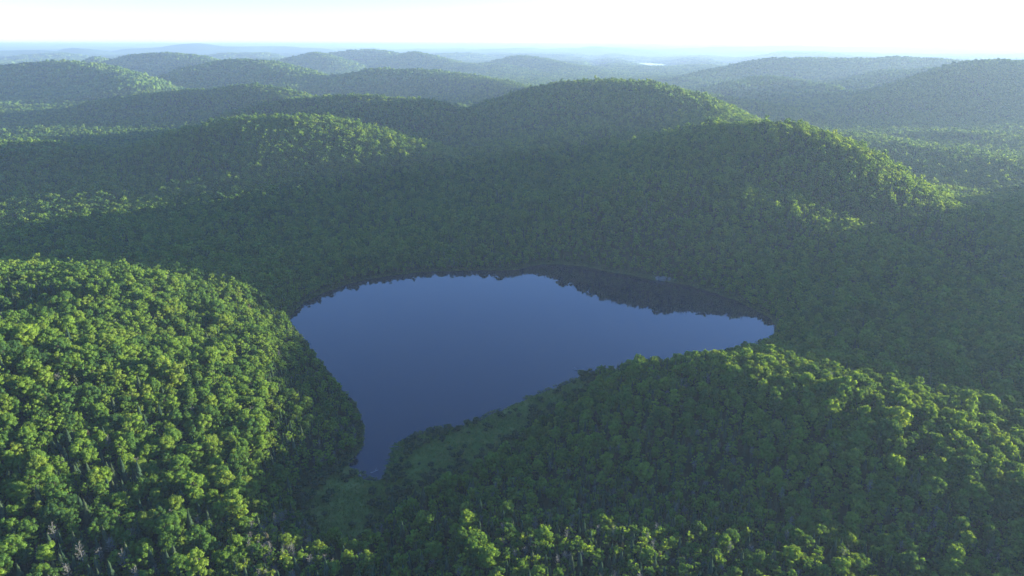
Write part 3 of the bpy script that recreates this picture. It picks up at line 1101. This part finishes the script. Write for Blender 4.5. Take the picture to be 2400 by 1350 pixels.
# far forest: stands of several crowns
def clump(seed, n, spread, sub=0):
    r = np.random.default_rng(seed)
    g = Geo()
    s = spread / math.sqrt(n)
    k = int(math.sqrt(n))
    for a in range(k):
        for b in range(k):
            x, y = (a - (k - 1) / 2 + r.uniform(-.35, .35)) * s, (b - (k - 1) / 2 + r.uniform(-.35, .35)) * s
            rr = s * r.uniform(.45, .72)
            z = 8 + r.uniform(-2.5, 3.0)
            kk = len(g.v)
            g.ico(np.array([x, y, z]), rr, r, 0, .22)
            for j in range(kk, len(g.v)):
                g.v[j][2] = z + (g.v[j][2] - z) * (1.25 if spread < 60 else .8)
    return g
cl = proto_collection('stand', [clump(700 + k, 9, 27).mesh('stand_%d' % k, [LEAF]) for k in range(5)] +
                      [clump(720 + k, 16, 72).mesh('wide_stand_%d' % k, [LEAF]) for k in range(4)])
pts, idx = [], []
for s0, d0, d1, off, nv, hi in ((22.0, 2550, 5200, 0, 5, 5200), (60.0, 5150, 10500, 5, 4, 10500)):
    xx, yy = jitter_grid(-hi * .75, hi * .75, 1000, hi, s0, int(s0))
    dd = np.hypot(xx, yy)
    kk = (dd > d0) & (dd < d1) & (np.abs(np.arctan2(xx, yy)) < R(44))
    xx, yy = xx[kk], yy[kk]
    zz = ground(xx, yy)
    kk = zz > 0.2
    pts.append(np.stack([xx[kk], yy[kk], zz[kk]], 1))
    idx.append(off + rnd.integers(0, nv, kk.sum()))
pts, idx = np.concatenate(pts), np.concatenate(idx)
n_ = len(pts)
sc_ = rnd.uniform(.85, 1.2, (n_, 1)) * np.ones((1, 3))
low_ = (pts[:, 1] > 6100) & (pts[:, 1] < 9200) & (pts[:, 0] / pts[:, 1] > .08) & (pts[:, 0] / pts[:, 1] < .42)
sc_[low_, 2] *= .55
scatter('distant_forest', 'distant broadleaf forest covering the far hills', pts, idx, np.stack([np.zeros(n_), np.zeros(n_), rnd.uniform(0, 6.28, n_)], 1), sc_, cl)

# ------------------------------------------------------------------ shrubs and sedge
pus, pvs, pds = to_pix(XS, YS, ZS + 1)
iv = (pus > 4) & (pus < 2396) & (pvs < 1346) & (pvs > 110)
cand = np.where(iv)[0]
cand = cand[np.argsort(-(SS / pds)[cand])][:300]
tk = np.zeros(len(XS), bool); tk[cand] = True
vs_ = rnd.integers(0, 3, len(XS)); as_ = rnd.uniform(0, 6.28, len(XS))
cells = {}
for i_ in cand:
    crown_me, trunk_me = meshes_single['shrub', int(vs_[i_])]
    e = bpy.data.objects.new('marsh_shrub', None)
    COL.objects.link(e)
    e.location = (XS[i_], YS[i_], ZS[i_])
    e.rotation_euler = (0, 0, as_[i_])
    e.scale = (SS[i_],) * 3
    e['category'] = 'shrub'
    e['group'] = 'shrubs round the marsh and the shore'
    for nm, me in (('foliage', crown_me), ('stem', trunk_me)):
        c = bpy.data.objects.new(nm, me); COL.objects.link(c); c.parent = e
    col_ = 'beside the lake inlet' if pus[i_] < 960 else ('in mid marsh' if pus[i_] < 1120 else ('on the marsh strip' if pus[i_] < 1300 else 'near the wooded point'))
    row = 'on the near side' if pvs[i_] > 1200 else ('near the front' if pvs[i_] > 1130 else ('level with the inlet' if pvs[i_] > 1040 else 'close to the open water'))
    cells.setdefault((int(vs_[i_]), row, col_), []).append((pus[i_], e))
for (va, row, col_), lst in cells.items():
    lst.sort(key=lambda t: t[0])
    ad = ['rounded grey-green shrub', 'tall bushy shrub', 'low dark shrub'][va]
    for k, (_, e) in enumerate(lst):
        pre = 'only ' if len(lst) == 1 else ('rightmost ' if k == len(lst) - 1 else nth(k) + ' ')
        e['label'] = pre + ad + (' ' if pre in ('only ', 'rightmost ') else ' from left ') + col_ + ', ' + row
s_ = np.where(~tk)[0]
scatter('shrub_thicket', 'low shrubs along the lake shore and marsh', np.stack([XS[s_], YS[s_], ZS[s_]], 1), 3 * (YS[s_] > 450) + vs_[s_],
        np.stack([0 * s_, 0 * s_, as_[s_]], 1), SS[s_][:, None] * np.ones((1, 3)), colls['shrub'])

SC = proto_collection('sedge', [sedge(800 + k).mesh('sedge_%d' % k, [SEDGE]) for k in range(3)])
xx, yy = jitter_grid(-230, 200, 190, 640, 1.15, 77)
d1, d2 = poly_sdf(xx, yy, LAKE), poly_sdf(xx, yy, MARSH)
pn = fbm(xx / 10, yy / 10, 5, 3)
kk = (d1 > -.6 - 2.5 * (pn > .55) * (d2 < 2)) & (((d2 < 6)) | (d1 < 5)) & (rnd.random(len(xx)) < .25 + .9 * pn) & (yy < 640)
xx, yy = xx[kk], yy[kk]
zz = np.maximum(ground(xx, yy), -.05)
n_ = len(xx)
scatter('marsh_sedge', 'green sedge and grass of the marsh beside the lake', np.stack([xx, yy, zz], 1), rnd.integers(0, 3, n_),
        np.stack([np.zeros(n_), np.zeros(n_), rnd.uniform(0, 6.28, n_)], 1), rnd.uniform(.5, 1.25, (n_, 1)) * np.array([[1.2, 1.2, .8]]), SC)

# ------------------------------------------------------------------ floating mats, driftwood, rocks
g = Geo()
r = np.random.default_rng(5)
for _ in range(420):
    a, b = r.random(), r.random() ** 1.6
    uu, vv = 925 + 30 * (1 - a) + r.normal(0, 5) - 26 * b, 1035 + 85 * a
    x, y = at_level(uu, vv)
    L_, W_ = r.uniform(.6, 2.2), r.uniform(.18, .5)
    th = r.normal(-.1, .25)
    kk = len(g.v)
    for q_ in range(7):
        an = 2 * math.pi * q_ / 7
        px, py = math.cos(an) * L_ * r.uniform(.8, 1.1), math.sin(an) * W_ * r.uniform(.8, 1.1)
        g.v.append(np.array([x + px * math.cos(th) - py * math.sin(th), y + px * math.sin(th) + py * math.cos(th), .03 + .02 * r.random()]))
    g.f.append(tuple(kk + q_ for q_ in range(7))); g.m.append(0)
link('floating_sedge_mat', g.mesh('floating_sedge_mat', [SEDGE]), None, kind='stuff', label='thin mats of floating sedge along the inlet')

def log_mesh(name, segs):
    g = Geo()
    for p, q_, r0, r1 in segs:
        g.tube(p, q_, r0, r1, 7, 0)
    return g.mesh(name, [DRIFT])

x, y = at_level(872, 1108)
o = link('driftwood_log', log_mesh('driftwood_log', [((0, 0, .05), (2.6, 2.2, .15), .16, .09), ((1.5, 1.3, .1), (1.6, 3.1, .9), .09, .03), ((0, 0, .05), (-.8, -.3, .1), .18, .12)]),
         category='log', label='pale forked driftwood log lying in the narrow lake inlet')
o.location = (x, y, 0)
x, y = at_level(1352, 868)
o = link('fallen_tree', log_mesh('fallen_tree', [((4, 0, .7), (-2, 1.0, .2), .16, .07), ((0, .6, .4), (-1.6, 2.3, 1.2), .07, .02), ((1.5, .4, .5), (-.3, -1.2, .8), .06, .02), ((-1, .8, .3), (-3.0, 1.8, .9), .05, .02)]),
         category='fallen tree', label='dead fallen tree reaching into the lake off the wooded point')
o.location = (x, y, 0)
x, y = at_level(1172, 632)
o = link('fallen_tree', log_mesh('fallen_tree', [((-1, 5, 2.5), (3.5, 0.2, .2), .30, .14), ((1, 3, 1.2), (3.2, 3.0, 1.8), .12, .04)]),
         category='fallen tree', label='pale fallen trunk on the low far shore of the lake')
o.location = (x, y, 0)

def rock(r, s):
    g = Geo()
    g.ico(np.zeros(3), 1.0, r, 1, .16)
    for p in g.v:
        p *= np.array([s[0], s[1], s[2]])
    return g.mesh('rock', [ROCK])
x, y = at_level(843, 1116)
o = link('boulder', rock(r, (.9, .8, .6)), category='boulder', label='small pale boulder in the grass beside the end of the inlet')
o.location = (x, y, .3)
for k, (uu, s, lab) in enumerate([(1543, 2.0, 'grey shore rock at the left end of the rocky bank'), (1556, 2.8, 'largest grey shore rock on the far bank'),
                                  (1570, 2.0, 'low grey rock in the middle of the rocky bank'), (1583, 1.6, 'grey shore rock at the right end of the rocky bank')]):
    x, y = at_level(uu, 657 + k * 1.5)
    o = link('shore_rock', rock(r, (s * 1.5, s, s * 1.3)), category='rock', label=lab, group='rocks on the far shore')
    o.location = (x, y + 2.0, .5)

# ------------------------------------------------------------------ haze
hz, nt = new_mat('haze_air')
pvn = N(nt, 'ShaderNodeVolumePrincipled')
pvn.inputs['Color'].default_value = (0.35, 0.48, 0.66, 1)
pvn.inputs['Density'].default_value = 0.00011
pvn.inputs['Anisotropy'].default_value = 0.22
o_ = N(nt, 'ShaderNodeOutputMaterial')
nt.links.new(pvn.outputs[0], o_.inputs['Volume'])
x0, x1, y0, y1, z0, z1 = -63500, 63500, -4500, 66500, -8.0, 222
V = [(x0, y0, z0), (x1, y0, z0), (x1, y1, z0), (x0, y1, z0), (x0, y0, z1), (x1, y0, z1), (x1, y1, z1), (x0, y1, z1)]
Fc = [(0, 3, 2, 1), (4, 5, 6, 7), (0, 1, 5, 4), (1, 2, 6, 5), (2, 3, 7, 6), (3, 0, 4, 7)]
hm = bpy.data.meshes.new('haze')
hm.from_pydata(V, [], Fc)
hm.materials.append(hz)
link('haze', hm, None, kind='stuff', label='thin blue haze lying over the hills')
print('TREES', len(X), 'lod', np.bincount(lod), 'kinds', np.bincount(kind), 'clumps', n_, 'samples', len(SAMP), 'ground', len(gx), len(gy), 'zmax', GZ.max())
